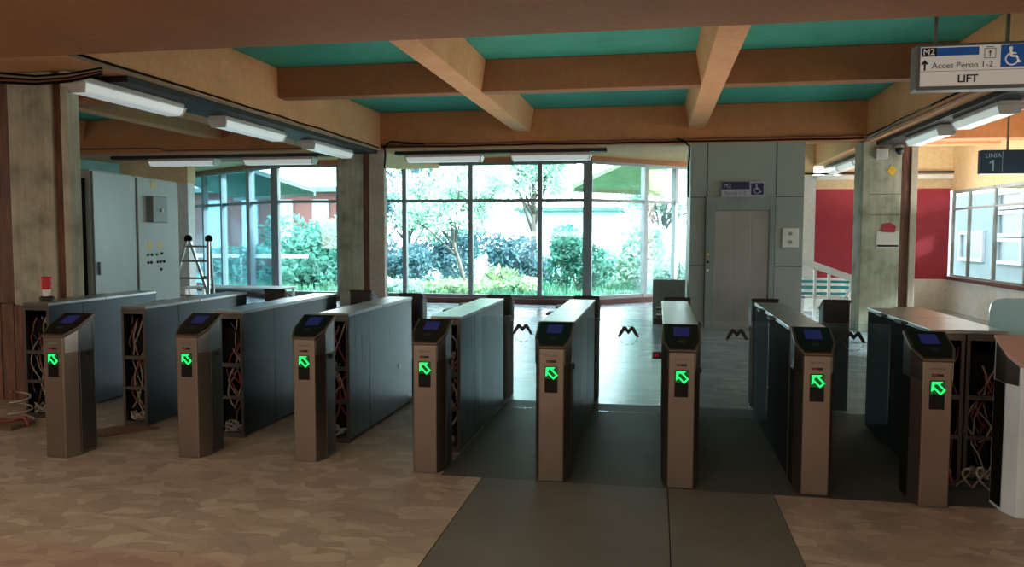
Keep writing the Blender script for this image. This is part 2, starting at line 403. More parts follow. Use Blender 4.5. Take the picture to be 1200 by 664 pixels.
window_wall('window_2', 'slanted glazing to the left of the lift under a pale green canopy', (-1.49,17.55), (2.2,20.9), [1.6,(2.55,.04)], 'winframe', 'pane')
window_wall('window_3', 'bluish slanted glazing at the left behind the ladder', (-13.3,20.6), (-9.03,17.6), [1.2,2.35,(3.9,.09)], 'winframe', 'pane_t')

def right_window():
    r = empty('window_4', (6.12,10,0)); r['kind']='structure'; r['label']='row of glazed panes above the stone parapet at the right'; r['category']='window'
    m = MB(); m.box(-.03,0,.72,.03,8,.76); m.box(-.03,0,2.44,.03,8,2.5); m.box(-.03,0,2.1,.03,8,2.14); m.build('frame', M['winframe'], r)
    ys = [0,1.5,3.0,4.6,5.88,7.11,7.98]
    for y in ys: B(-.03,y-.02,.72,.03,y+.02,2.5).build('mullion', M['winframe'], r)
    for i in range(6): B(-.005,ys[i]+.02,.76,.005,ys[i+1]-.02,2.44).build('pane', M['pane'], r)
right_window()

# ------------------------------------------------------------------ columns
def column(label, y, core, rust, fin, depth=.55, top=3.08, left=None, rd=None):
    rd = rd or depth-.05
    r = empty('concrete_column', ((core[0]+fin[1])/2, y+depth/2, 0)); ox, oy = r.location.x, r.location.y
    r['label'] = label; r['category'] = 'column'; r['kind'] = 'structure'; r['group'] = 'concrete columns of the hall'
    B(core[0]-ox, y-oy, 0, core[1]-ox, y+depth-oy, top).build('shaft', M['concrete'], r, bevel=.012)
    B(rust[0]-ox-.01, y+.03-oy, 0, rust[1]-ox+.01, y+rd-oy, top-.02).build('rust_strip', M['rust'], r)
    B(fin[0]-ox, y-.01-oy, 0, fin[1]-ox, y+.14-oy, top).build('fin', M['finpale' if y > 10 else 'concrete'], r, bevel=.008)
    if left: B(left[0]-ox, y+.05-oy, 0, left[1]-ox+.01, y+depth-.05-oy, top-.02).build('rust_strip', M['rust'], r)
    return r
column('stained concrete column at the left edge, cables over its top', 6.43, (-5.98,-5.51), (-5.51,-5.41), (-5.41,-5.335), left=(-6.4,-5.98), depth=.3, rd=.1, top=3.065)
column('slim concrete column with brown strip between the window groups', 13.6, (-5.74,-5.27), (-5.27,-5.15), (-5.15,-4.86))
rc = column('concrete column with a paper notice right of the lift', 13.6, (3.25,3.84), (3.84,3.98), (3.98,4.08))
# rusty boards at the foot of the near left column
bd = MB()
for i, (x0, x1) in enumerate(((-6.35,-6.23),(-6.22,-6.09),(-6.08,-5.95),(-5.94,-5.82),(-5.81,-5.7))): bd.box(x0,6.38,0,x1,6.41,.93-.01*i)
tag(bd.build('board_cladding', M['rust']), 'brown boards covering the foot of the left column', 'boards')

# things on the right column
yc = 13.595
n = empty('paper_notice', (3.66,yc,1.36), 'white paper notice with a red patch taped on the right column', 'notice')
B(-.17,-.006,0,.17,0,.28).build('sheet', M['paper'], n)
MB().ngon([(-.1,-.009,.27),(.1,-.009,.26),(.12,-.009,.36),(.03,-.009,.42),(-.09,-.009,.4)]).build('red_patch', M['red'], n)
B(-.16,-.012,.03,.16,-.006,.06).build('black_line', M['black'], n)
tag(MB().ngon([(3.62,yc-.003,2.6),(3.7,yc-.003,2.53),(3.76,yc-.003,2.62),(3.68,yc-.003,2.7)]).build('warning_sticker', M['yellow']), 'small yellow warning sticker high on the right column', 'sticker')
c = empty('security_camera', (3.78,yc,2.9), 'small dark dome camera near the top of the right column', 'camera')
MB().lathe([(.001,.06),(.07,.06),(.07,.02),(.06,0),(.035,-.04),(.001,-.05)],(0,-.08,0)).build('dome', M['dark'], c, smooth=True)
B(-.05,-.09,.05,.05,0,.1).build('bracket', M['white'], c)
c = empty('junction_box', (3.52,yc,2.8), 'small grey junction box at the top of the right column', 'box')
B(-.09,-.07,0,.09,0,.16).build('cover', M['lampbody'], c, bevel=.01)
for z in (1.9, 2.23):
    struct(B(3.36,yc-.004,z,3.84,yc+.01,z+.012).build('trim_3', M['ink2']), 'dark joint line across the right column', 'joint')

# ------------------------------------------------------------------ lift
L = empty('lift_shaft', (1.45,13.62,0), 'grey-green clad lift with three-panel steel door', 'lift')
y = 0.0
B(-.91,0,0,.91,1.9,3.1).build('cladding', M['liftwall'], L)
s = MB()
for x in (-.64,.47): s.box(x-.008,-.004,2.22,x+.008,.01,3.1)
for z in (1.05,2.2): s.box(-.91,-.004,z,-.66,.01,z+.014); s.box(.46,-.004,z,.91,.01,z+.014)
s.box(.455,-.004,0,.47,.01,2.21); s.box(-.665,-.004,0,-.655,.01,2.21)
s.build('panel_joints', M['liftseam'], L)
fr = MB(); fr.box(-.655,-.05,0,-.5,.02,2.21); fr.box(.37,-.05,0,.455,.02,2.21); fr.box(-.5,-.05,1.98,.37,.02,2.21)
fr.build('door_frame', M['cabbox'], L, bevel=.006)
for i, (x0, x1) in enumerate(((-.5,-.215),(-.21,.08),(.085,.37))):
    B(x0,-.02+.008*i,.02,x1,.0+.008*i+.002,1.98).build('door_panel', M['steel_lift'], L, bevel=.004)
bt = MB().lathe([(.001,.012),(.022,.012),(.022,0)],(0,0,0),16)
for k, (z, mm) in enumerate(((1.12,'black'),(1.25,'yellow'),(.98,'white'))):
    o = MB().lathe([(.001,.01),(.022,.01),(.022,-.004)],(0,0,0),16).build('call_button', M[mm], L); o.location = (-.61,-.052,z); o.rotation_euler = (PI/2,0,0)
p = empty('call_panel', (2.16,13.615,1.53), 'white call plate with two round marks on the lift front', 'panel')
B(-.13,-.02,-.16,.13,0,.16).build('plate', M['paper'], p, bevel=.006)
for z in (.07,-.07):
    o = MB().lathe([(.001,.01),(.03,.01),(.03,-.004)],(0,0,0),16).build('button', M['cabbox'], p); o.location = (0,-.022,z); o.rotation_euler = (PI/2,0,0)
tag(B(1.9,13.5,0.001,2.4,13.58,.01).build('threshold_plate', M['dark2']), 'dark threshold strip in front of the lift at the right', 'threshold')

def wheelchair(parent, w, loc, mat, d=.003):
    """wheelchair pictogram about w wide in the XZ plane"""
    m = MB(); 
    def disc(cx, cz, r, n=16): m.ngon([(cx+r*math.cos(2*PI*k/n), 0, cz+r*math.sin(2*PI*k/n)) for k in range(n)])
    def seg(a, b, t):
        a = Vector((a[0],0,a[1])); b = Vector((b[0],0,b[1])); dd = (b-a).normalized(); q = Vector((-dd.z,0,dd.x))*t/2
        m.ngon([tuple(a-q),tuple(b-q),tuple(b+q),tuple(a+q)])
    disc(-.08,.36,.085)
    seg((-.08,.3),(-.05,-.02),.11); seg((-.05,-.0),(.2,-.02),.09); seg((.18,0),(.28,-.3),.09); seg((.26,-.28),(.38,-.25),.08); seg((-.06,.14),(.16,.12),.07)
    for k in range(14):
        a0 = math.radians(110+k*17); a1 = math.radians(110+(k+1)*17)
        seg((-.02+.27*math.cos(a0),-.14+.27*math.sin(a0)),(-.02+.27*math.cos(a1),-.14+.27*math.sin(a1)),.07)
    m.v = [(x*w, y, z*w) for x, y, z in m.v]
    o = m.build('wheelchair_symbol', mat, parent); o.location = loc; return o

p = empty('lift_sign', (1.38,13.6,2.33), 'small blue and white M2 sign above the lift door', 'sign')
B(-.34,-.03,-.12,.35,0,.13).build('plate', M['signwhite2'], p)
B(-.335,-.036,.0,.11,-.03,.125).build('blue_band', M['navy'], p)
B(.135,-.036,-.09,.335,-.03,.1).build('symbol_field', M['navy'], p)
text('lettering', 'M2', .1, M['signwhite2'], p, (-.31,-.038,.025))
text('lettering', 'Peron 1-2', .085, M['ink2'], p, (-.29,-.034,-.09))
wheelchair(p, .17, (.235,-.038,.0), M['signwhite2'])

# grey box by the lift
k = empty('floor_box', (.2,14.2,0), 'grey-blue metal box standing on the floor left of the lift', 'box')
B(-.27,0,.04,.3,.35,.78).build('body', M['cabbox'], k, bevel=.01); B(-.25,.02,0,.28,.33,.04).build('plinth', M['dark2'], k)

# ------------------------------------------------------------------ lamps
def lamp_proto():
    r = empty('hanging_lamp', (0,0,0))
    B(-.75,-.09,-.005,.75,.09,.05).build('housing', M['lampbody'], r, bevel=.012)
    lo = [(-.71,-.07,-.09),(.71,-.07,-.09),(.71,.07,-.09),(-.71,.07,-.09)]; hi = [(-.74,-.1,-.005),(.74,-.1,-.005),(.74,.1,-.005),(-.74,.1,-.005)]
    MB().hexa(lo, hi).build('diffuser', M['lamp'], r, bevel=.015)
    for s in (-1, 1): MB().hexa([(s*.715-.012,-.075,-.093),(s*.715+.012,-.075,-.093),(s*.715+.012,.075,-.093),(s*.715-.012,.075,-.093)],[(s*.745-.012,-.105,.0),(s*.745+.012,-.105,.0),(s*.745+.012,.105,.0),(s*.745-.012,.105,.0)]).build('end_cap', M['lampbody'], r)
    return r
LP = lamp_proto(); first = [True]
def lamp(x, y, z, rz, sc, label, group):
    o = LP if first[0] else copy_tree(LP)
    first[0] = False
    o.location = (x,y,z); o.rotation_euler = (0,0,rz); o.scale = (sc,1.25,1); tag(o, label, 'lamp', group)
for y, l in ((7.2,'long fluorescent lamp nearest the left column, under the left girder'),(9.6,'middle fluorescent lamp under the left girder'),(12.1,'farthest fluorescent lamp under the left girder')):
    lamp(-5.27,y,2.96,PI/2,1.05,l,'fluorescent lamps under the left girder')
for x, l in ((-9.17,'fluorescent lamp above the electrical cabinets on the dark cross rail'),(-7.14,'fluorescent lamp above the left bluish windows on the dark cross rail'),(-3.88,'fluorescent lamp above the middle windows just right of the slim column'),(-1.9,'fluorescent lamp on the dark cross rail nearest the lift')):
    lamp(x,14.12,2.99,0,.96,l,'fluorescent lamps on the cross rail')
for y, l in ((9.9,'fluorescent lamp below the hanging LIFT sign'),(11.75,'fluorescent lamp right above the right column'),(14.9,'fluorescent lamp just behind the right column'),(16.3,'middle one of the small lamps beyond the right column'),(17.55,'farthest small lamp under the right girder, above the bright doorway')):
    lamp(3.66,y,2.96,PI/2,.9,l,'fluorescent lamps under the right girder')
def rail(label, a): return tag(B(*a).build('lamp_rail', M['black']), label, 'rail')
rail('black lamp rail running under the left girder', (-5.5,6.75,3.01,-4.95,13.5,3.068))
rail('black cross rail carrying lamps before the windows, left part', (-10.7,14.0,3.04,-5.8,14.25,3.1))
rail('black cross rail carrying lamps before the windows, right part', (-4.8,14.0,3.04,-.9,14.25,3.1))
rail('black lamp rail running under the right girder', (3.42,6.0,3.01,3.86,13.5,3.068))
rail('thin rail with small lamps beyond the right column', (3.55,14.2,3.01,3.78,18.25,3.068))
m = tag(B(3.36,17.86,2.76,9.3,17.94,2.85).build('light_strip', M['white']), 'long white strip under the cream beam above the red wall', 'strip')
tag(MB().tube([(2.6,17.84,2.9),(3.4,17.84,2.88),(5,17.84,2.9),(7,17.84,2.885),(9.2,17.84,2.9)],.02).build('black_cable', M['black']), 'thin black cable above the long white strip', 'cable')

# ------------------------------------------------------------------ cables on beams
def cable(label, pts, r=.012, mat='wire_o'):
    return tag(MB().tube(pts, r, 6).build('hanging_cable', M[mat], smooth=True), label, 'cable', 'cables along the beams')
def line(a, b, n=12, j=.008):
    a = Vector(a); b = Vector(b); return [tuple(a+(b-a)*i/n+Vector((random.uniform(-j,j),0,random.uniform(-j,j)))) for i in range(n+1)]
cable('upper thin cable along the edge of the left girder', line((-4.915,5.95,3.12),(-4.915,13.5,3.12)), .012, 'dark2')
cable('lower pale cable along the edge of the left girder', line((-4.91,5.95,3.08),(-4.91,13.5,3.08)), .012, 'wire')
cable('lower cable along the edge of the right girder', line((3.28,6.5,3.1),(3.28,13.5,3.1)), .014, 'wire_o')
cable('upper cable along the edge of the right girder', line((3.28,6.5,3.16),(3.28,13.5,3.17)), .012, 'dark2')
cable('middle brown cable along the edge of the right girder', line((3.27,6.5,3.22),(3.28,13.5,3.13)), .010, 'wire')
cable('upper brown cable along the girder above the windows', line((-4.9,13.57,3.17),(3.25,13.57,3.17),20), .014, 'wire_o')
cable('lower dark cable along the girder above the windows', line((-4.9,13.56,3.13),(3.25,13.56,3.125),20), .014, 'dark2')
cable('brown cable with a small step along the left bay girder', line((-13.0,13.57,3.19),(-9.3,13.57,3.19),6)+line((-9.2,13.57,3.13),(-5.8,13.57,3.13),8), .016, 'wire_o')
cable('looped cable over the top of the slim column', [(-4.82,13.5,2.75),(-4.8,13.5,3.0),(-4.82,13.5,3.14),(-4.7,13.5,3.22),(-4.5,13.55,3.2),(-4.1,13.56,3.17)], .016, 'dark2')
cable('cable drooping at the left corner of the lift', [(.3,13.56,3.18),(.4,13.5,3.14),(.5,13.5,3.05),(.51,13.5,2.9),(.49,13.5,2.7),(.5,13.5,2.2)], .014, 'dark2')
for i in range(5):
    cable(['topmost','second','third','fourth','lowest'][i]+' of the cables bundled over the near left column', [(-7.0,6.0,3.05-.02*i-.004),(-6.3,6.05,3.04-.024*i),(-5.8,6.15,3.0-.02*i),(-5.5,6.25,2.98-.016*i),(-5.2,6.3,3.0-.015*i),(-4.91,6.35,3.05-.012*i)], .014, ['dark2','wire','dark2','wire_o','dark2'][i])

# ------------------------------------------------------------------ hanging signs
p = empty('hanging_sign', (2.06,7,2.76), 'white hanging sign reading M2 Acces Peron 1-2 LIFT', 'sign')
B(0,0,0,1.15,.16,.37).build('housing', M['signgrey'], p, bevel=.012)
B(.03,-.004,.03,1.12,.001,.345).build('face', M['signwhite'], p)
B(.035,-.007,.27,.465,-.003,.335).build('blue_band', M['signblue'], p)
B(.04,-.008,.268,.15,-.004,.337).build('number_field', M['ink'], p)
B(.625,-.008,.165,.81,-.003,.34).build('symbol_field', M['signblue'], p)
text('lettering', 'M2', .07, M['signwhite'], p, (.045,-.0095,.28))
text('lettering', 'Acces Peron 1-2', .068, M['ink2'], p, (.115,-.006,.17))
text('lettering', 'LIFT', .085, M['ink'], p, (.31,-.006,.055), bold=.0015)
B(.03,-.006,.145,1.12,-.003,.148).build('dividing_line', M['ink2'], p)
m = MB(); m.ngon([(.055,-.007,.155),(.069,-.007,.155),(.069,-.007,.215),(.055,-.007,.215)]); m.ngon([(.032,-.007,.205),(.062,-.007,.242),(.092,-.007,.205),(.076,-.007,.203),(.062,-.007,.215),(.048,-.007,.203)])
m.build('arrow', M['ink'], p)
m = MB()
for a in ((.505,.24,.59,.244),(.505,.314,.59,.318),(.505,.24,.509,.318),(.586,.24,.59,.318),(.52,.326,.575,.332)): m.box(a[0],-.007,a[1],a[2],-.003,a[3])
m.box(.543,-.007,.255,.551,-.003,.29); m.ngon([(.532,-.008,.283),(.547,-.008,.303),(.562,-.008,.283)])
m.build('lift_symbol', M['ink2'], p)
wheelchair(p, .17, (.71,-.01,.25), M['signwhite'])
for x in (.16,.7): B(x-.012,.06,.37,x+.012,.085,.99).build('hanger_rod', M['signgrey'], p)

p = empty('line_sign', (4.41,12,2.43), 'dark blue hanging sign reading LINIA 1', 'sign')
B(0,0,0,1.6,.12,.33).build('panel', M['tealnavy'], p, bevel=.008)
B(.27,-.004,0.02,.275,0,.31).build('dividing_line', M['tealtext'], p)
text('lettering', 'LINIA', .085, M['tealtext'], p, (.05,-.004,.225))
MB().hexa([(.14,-.006,.045),(.165,-.006,.045),(.165,-.006,.19),(.145,-.006,.19),(.11,-.006,.165),(.11,-.006,.14),(.14,-.006,.155)],[(.14,-.003,.045),(.165,-.003,.045),(.165,-.003,.19),(.145,-.003,.19),(.11,-.003,.165),(.11,-.003,.14),(.14,-.003,.155)]).build('numeral', M['tealtext'], p)
B(.34,.04,.33,.36,.07,1.1).build('hanger_rod', M['signgrey'], p)
B(1.4,.04,.33,1.42,.07,1.1).build('hanger_rod', M['signgrey'], p)

# ------------------------------------------------------------------ gate posts (card readers)
def make_post(film=False, far=False):
    r = empty('reader_post', (0,0,0))
    a, b, ch, d = .078, .113, .1, .27
    plan = [(-a,0),(a,0),(b,ch),(b,d),(-b,d),(-b,ch)]
    zt = lambda y: .865 + (y)/d*.13
    body = MB().hexa([(x,y,0) for x, y in plan],[(x,y,zt(y)-.012) for x, y in plan])
    body.build('body', M['film' if film else 'dark' if far else 'steel_front'], r, bevel=.005)
    B(-b-.003,ch+.015,.02,-b+.02,d-.012,.74).build('side_panel', M['dark2'], r, bevel=.003)  # left side blackened to stand for its dimmer reflection
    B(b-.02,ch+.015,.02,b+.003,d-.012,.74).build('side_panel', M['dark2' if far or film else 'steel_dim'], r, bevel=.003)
    for q in (-1,1):
        e = .003
        P = [(q*(a+e+.004),.012),(q*(b+e),ch),(q*(b+e),d-.03)]
        ck = MB(); lo = [(x,y,.745) for x,y in P]; hi = [(x,y,zt(y)-.02) for x,y in P]
        for i in range(2): ck.ngon([lo[i],lo[i+1],hi[i+1],hi[i]])
        o = ck.build('cheek_plate', M['dark' if far else 'alu' if q > 0 else 'steel_dim'], r); sd = o.modifiers.new('s','SOLIDIFY'); sd.thickness = .003  # bright right, dull left: the differing reflections put into the metal colour
    B(-b+.008,d,.03,b-.008,d+.012,.955).build('back_panel', M['dark'], r, bevel=.004)
    # head: steel rim following the slope, black glass plate on it, blue screen
    n = Vector((0,-.13,.27)).normalized()
    def up(pts, h): return [tuple(Vector((x,y,zt(y)))+n*h) for x, y in pts]
    head = [(-a-.006,-.008),(a+.006,-.008),(b+.008,ch-.004),(b+.008,d),(-b-.008,d),(-b-.008,ch-.004)]
    MB().hexa(up(head,-.014), up(head,.006)).build('head_rim', M['pinktop' if film else 'dark' if far else 'steel_front'], r, bevel=.004)
    pl = [(-a+.004,.012),(a-.004,.012),(b-.006,ch+.002),(b-.006,d-.01),(-b+.006,d-.01),(-b+.006,ch+.002)]
    if not film:
        g = MB().hexa(up(pl,.005), up(pl,.012)).build('reader_glass', M['glassblack'], r, bevel=.002)
        sc = [(-.05,.13),(.05,.13),(.05,.225),(-.05,.225)]
        MB().hexa(up(sc,.0125), up(sc,.0135)).build('screen', M['screen'], g)
        wv = MB()
        for k in range(3):
            rr = .012+.01*k
            for q in range(6):
                a0 = PI*.2+q*PI*.1; a1 = a0+PI*.1
                pts = [(rr*math.cos(a0),.055+rr*math.sin(a0)),(rr*math.cos(a1),.055+rr*math.sin(a1)),((rr+.002)*math.cos(a1),.055+(rr+.002)*math.sin(a1)),((rr+.002)*math.cos(a0),.055+(rr+.002)*math.sin(a0))]
                wv.ngon(up(pts,.0138))
        wv.build('card_symbol', M['ink2'], g)
        m = MB()
        for k in range(7): m.box(-.042+.012*k,-.0012,.805,-.034+.012*k,.001,.818)
        m.build('small_print', M['ink2'], r)
        s = B(-.032,-.003,.768,.03,.002,.782).build('card_slot', M['black'], r)
        B(-.028,-.0045,.772,-.004,-.002,.778).build('slot_light', M['redlight'], s)
        dsp = B(-.043,-.004,.575,.04,.003,.745).build('display', M['glassblack'], r, bevel=.003)
        B(-.041,-.0052,.665,.038,-.003,.742).build('display_field', M['greendim'], dsp)
        # outlined arrow that points up and left
        out = [(-.045,.0),(-.005,.042),(-.005,.02),(.042,.02),(.042,-.02),(-.005,-.02),(-.005,-.042)]
        def sh(p, k):
            cx = -.002; return (cx+(p[0]-cx)*k, p[1]*k)
        inn = [(-.026,.0),(-.0125,.0155),(-.0125,.0115),(.033,.0115),(.033,-.0115),(-.0125,-.0115),(-.0125,-.0155)]
        ang = math.radians(-45); m = MB(); cz = .705
        def R2(p): 
            x, z = p; return (x*math.cos(ang)-z*math.sin(ang)-.001, -.0068, x*math.sin(ang)+z*math.cos(ang)+cz)
        o3 = [R2(p) for p in out]; i3 = [R2(p) for p in inn]; k = len(o3)
        for q in range(k):
            j = (q+1) % k; m.ngon([o3[q],o3[j],i3[j],i3[q]])
        ar = m.build('arrow_light', M['green'], dsp)
        so = ar.modifiers.new('s','SOLIDIFY'); so.thickness = .0015
        B(b+.002,.17,.70,b+.016,.2,.735).build('side_sensor', M['black'], r, bevel=.003)
    return r
post0 = make_post()
posts = [(-4.14,4.77,'reader post at the far left, standing in front of a gate with exposed wires'),
 (-3.23,4.95,'second reader post from the left, between two wire-filled gate bodies'),
 (-2.38,5.01,'third reader post from the left, with a glint of red light on its side'),
 (-1.49,4.92,'fourth reader post from the left, just left of the grey floor strip'),
 (-.65,4.9,'reader post standing on the left part of the grey floor strip'),
 (.16,4.92,'reader post over the joint of the grey floor strip, in front of the lift'),
 (.96,4.94,'reader post just right of the grey floor strip, second green arrow from the right'),
 (1.6,4.85,'reader post with the rightmost green arrow, beside open wiring')]
for i, (x, y, l) in enumerate(posts):
    o = post0 if i == 0 else copy_tree(post0)
    o.location = (x,y,0); tag(o, l, 'ticket gate post', 'front reader posts with green arrows')
pf = make_post(True); pf.location = (2.07,4.74,0); tag(pf, 'white film-wrapped reader post cut off by the right edge', 'ticket gate post')
far = [(-3.93,7.6,'far reader post whose dark head shows behind the second gate body'),(-3.0,7.65,'far reader post whose dark head shows below the slim column'),(-2.38,7.38,'far reader post at the end of the third front post row, steel sided'),
 (-1.49,7.38,'dark far reader post at the end of the fourth gate body'),(-.65,7.4,'far reader post hidden behind the gate on the grey strip, only its head showing'),
 (.19,7.4,'far reader post directly in line with the lift corner'),(.97,7.4,'far reader post with a dark back at the left of the seventh gate'),(1.59,7.42,'dark far reader post standing alone before the bright doorway')]
far0 = make_post(far=True)
for i, (x, y, l) in enumerate(far):
    o = far0 if i == 0 else copy_tree(far0); o.location = (x,y+.27,0); o.rotation_euler = (0,0,PI); tag(o, l, 'ticket gate post', 'far reader posts seen from behind')

# ------------------------------------------------------------------ gate bodies
def make_body(Ln, w, seed, wires=1.0):
    rnd = random.Random(seed)
    r = empty('gate_body', (0,0,0)); h = .975; t = .012
    for s in (-1, 1):
        x0, x1 = (s*w/2-t, s*w/2) if s > 0 else (-w/2, -w/2+t)
        pm = MB(); pm.box(x0,.0,.02,x1,Ln*.28-.003,h-.012); pm.box(x0,Ln*.28+.003,.02,x1,Ln,h-.012)
        pm.build('side_panel', M[('steel_b' if seed < 4 else 'steel') if s > 0 else 'dark2'], r)  # left sides are steel too, blackened for the dark hall they mirror
    fr = MB(); q = .022
    for x in (-w/2+.001, w/2-q-.001): fr.box(x,-.004,.0,x+q,.03,h-.01)
    fr.box(-w/2+q,-.003,h-.05,w/2-q,.03,h-.012); fr.box(-w/2+q,-.003,.0,w/2-q,.03,.04); fr.box(-w/2+q,-.003,.55,w/2-q,.025,.58); fr.box(-w/2+q,.0,.3,w/2-q,.025,.325)
    fr.build('end_frame', M['steel_dim'], r)
    B(-w/2+.014,Ln*.3,.03,w/2-.014,Ln*.3+.02,h-.03).build('inner_plate', M['dark2'], r)
    B(-w/2+.02,Ln-.012,.02,w/2-.02,Ln+.004,h-.02).build('end_plate', M['dark'], r)
    ld = MB(); ld.box(-w/2-.006,-.008,h-.012,w/2+.006,Ln*.48-.004,h+.014); ld.box(-w/2-.006,Ln*.48+.004,h-.012,w/2+.006,Ln+.006,h+.014)
    ld.build('lid', M['steel_lid'], r, bevel=.004)
    fl = MB()
    for yy in (Ln*.3,Ln*.62): fl.box(-w/2-.05,yy,h-.004,-w/2-.004,yy+.16,h+.012)
    if seed != 10: fl.build('lid_flap', M['dark'], r)
    B(-w/2+.03,.06,.6,w/2-.04,.16,.84).build('control_box', M['dark2'], r, bevel=.004)
    B(-w/2+.03,.07,.1,w/2-.05,.2,.26).build('power_supply', M['dark2'], r, bevel=.004)
    for k, mm in enumerate(['wire','wire_r','wire_o','wire','wire_o','wire_r','dark','wire','wire']):
        if rnd.random() > wires: continue
        x = rnd.uniform(-w/2+.04, w/2-.04); pts = []
        z = rnd.uniform(.55,.92); zend = rnd.uniform(.04,.35)
        n = 12
        for i in range(n+1):
            f = i/n; pts.append((max(-w/2+.02,min(w/2-.02, x+.045*math.sin(f*7+k)+rnd.uniform(-.01,.01))), .035+.03*math.sin(f*5+k*2)+.02*(k%3), z+(zend-z)*f))
        MB().tube(pts, .0055, 5).build('cable', M[mm], r, smooth=True)
    coil = []
    for i in range(46):
        a = i*.55; coil.append((.055*math.cos(a)*(.8+.3*rnd.random()), .02+.03*math.sin(a), .06+.05*rnd.random()+.02*math.sin(a*.5)))
    MB().tube(coil, .006, 5).build('cable_coil', M['wire'], r, smooth=True)
    return r
bodies = [(-5.185,5.8,1.45,.25,1,'gate body at the far left beside the concrete column'),
 (-4.19,5.7,1.6,.22,2,'steel gate body with open wired end behind the leftmost reader post'),
 (-3.235,5.52,1.8,.23,3,'steel gate body with open end and red wires behind the second reader post'),
 (-2.375,5.52,1.53,.23,4,'gate body with a blue sheen behind the third reader post'),
 (-1.49,5.45,1.6,.215,5,'gate body with a blue sheen behind the fourth reader post'),
 (-.66,5.3,1.8,.22,6,'gate body behind the reader post on the left of the grey strip'),
 (.16,5.3,1.8,.22,7,'gate body behind the reader post in line with the lift'),
 (.96,5.3,1.8,.22,8,'gate body behind the second green arrow from the right'),
 (1.8,5.3,1.5,.2,9,'dark gate body tucked directly behind the rightmost green arrow'),
 (2.02,5.3,1.6,.225,10,'open-ended gate body with loose white wires at the right edge')]
for x, y, Ln, w, sd, l in bodies:
    r = make_body(Ln, w, sd); r.location = (x,y,0); tag(r, l, 'ticket gate body', 'long steel gate bodies')
    if sd in (4,):
        MB().lathe([(.001,.006),(.018,.006),(.018,0)],(0,0,0),14).build('screw_cover', M['alu'], r, loc=(w/2+.002,1.15,.4)).rotation_euler = (0,PI/2,0)
    if sd == 7:
        for z in (.9,.64): B(-w/2-.075,.7,z,-w/2,.78,z+.05).build('sensor_head', M['dark'], r, bevel=.005)
        B(w/2,.7,.88,w/2+.06,.78,.92).build('sensor_head', M['dark'], r, bevel=.005)
        B(-w/2-.07,.71,.655,-w/2-.03,.699,.68).build('sensor_light', M['redlight'], r)
    if sd == 9:
        pass

# glass flaps with the black M
def m_logo(parent, loc, s=.17):
    m = MB()
    P = [(-.5,-.24),(-.36,-.24),(-.16,.06),(0,-.12),(.16,.06),(.36,-.24),(.5,-.24),(.24,.24),(.12,.24),(0,.1),(-.12,.24),(-.24,.24)]
    def q(*idx): m.ngon([(P[i][0]*s, 0, P[i][1]*s) for i in idx])
    q(0,1,2,10,11); q(2,3,9,10); q(3,4,8,9); q(4,5,6,7,8)
    o = m.build('m_emblem', M['blackM'], parent, loc=loc)
    k = MB(); n = 30
    for i in range(n):
        if i % 3 == 2: continue
        a0 = 2*PI*i/n; a1 = 2*PI*(i+.7)/n
        for rr in (.4*s,):
            k.ngon([((rr)*math.cos(a0),0,rr*math.sin(a0)),((rr)*math.cos(a1),0,rr*math.sin(a1)),((rr+.006)*math.cos(a1),0,(rr+.006)*math.sin(a1)),((rr+.006)*math.cos(a0),0,(rr+.006)*math.sin(a0))])
    k.build('emblem_ring', M['ink2'], parent, loc=(loc[0],loc[1],loc[2]-.03))
def flap(x0, x1, y, mx, label):
    r = empty('glass_flap', ((x0+x1)/2,y,0), label, 'glass barrier', 'glass flaps across the lanes'); ox = (x0+x1)/2
    B(x0-ox,-.005,.2,x1-ox,.005,.93).build('glass', M['flap'], r)
    m_logo(r, (mx-ox,-.0065,.83))
flap(-1.37,-.79,6.1,-1.04,'glass flap with a black M left of the grey-strip reader post')
flap(-.53,.03,6.1,-.21,'glass flap with a black M in the lane below the window wall')
flap(.29,.83,6.1,.6,'glass flap with a black M in the lane before the lift door')
flap(1.09,1.68,6.1,1.43,'glass flap with a black M at the right, partly behind the dark far post')
pd = empty('glass_paddle', (2.24,5.75,0), 'pale cyan rounded glass paddle at the right edge behind the white post', 'glass barrier')
pts = [(-.04,.55),(.34,.55),(.34,1.16),(.05,1.16),(0,1.15),(-.03,1.12),(-.04,1.07)]
MB().hexa([(x,-.006,z) for x, z in pts],[(x,.006,z) for x, z in pts]).build('glass', M['paddle'], pd)
B(-.06,-.02,.9,.0,.02,.95).build('clamp', M['dark'], pd)
B(.28,-.03,0,.36,.03,1.0).build('post', M['dark2'], pd)

# bits around the gates
k = empty('warning_beacon', (-5.25,6.0,.989), 'small red and white beacon with black base on the far left gate body', 'beacon')
MB().lathe([(.001,.0),(.06,.0),(.06,.03),(.045,.04),(.001,.041)],(0,0,0)).build('base', M['black'], k, smooth=False)
MB().lathe([(.03,.04),(.032,.1),(.001,.1)],(0,0,0)).build('neck', M['white'], k)
MB().lathe([(.045,.1),(.045,.2),(.035,.21),(.001,.212)],(0,0,0)).build('cap', M['redlight'], k)
tag(MB().hexa([(-4.55,5.25,0),(-4.2,5.32,0),(-3.95,5.65,0),(-4.28,5.62,0)],[(-4.55,5.25,.02),(-4.2,5.32,.02),(-3.95,5.65,.02),(-4.28,5.62,.02)]).build('floor_board', M['wood']), 'brown board lying on the floor before the leftmost open gate end', 'board')
tag(B(-5.75,5.35,0,-5.05,5.6,.035).build('floor_board', M['wood']), 'dusty board on the floor by the left column', 'board')
pts = [(-5.7+.09*i, 5.5+.06*math.sin(i*1.3), .05+.025*math.sin(i*2.1)) for i in range(9)]
tag(MB().tube(pts,.012,6).build('loose_cable', M['wire_r'], smooth=True), 'red cable lying by the left column', 'cable')
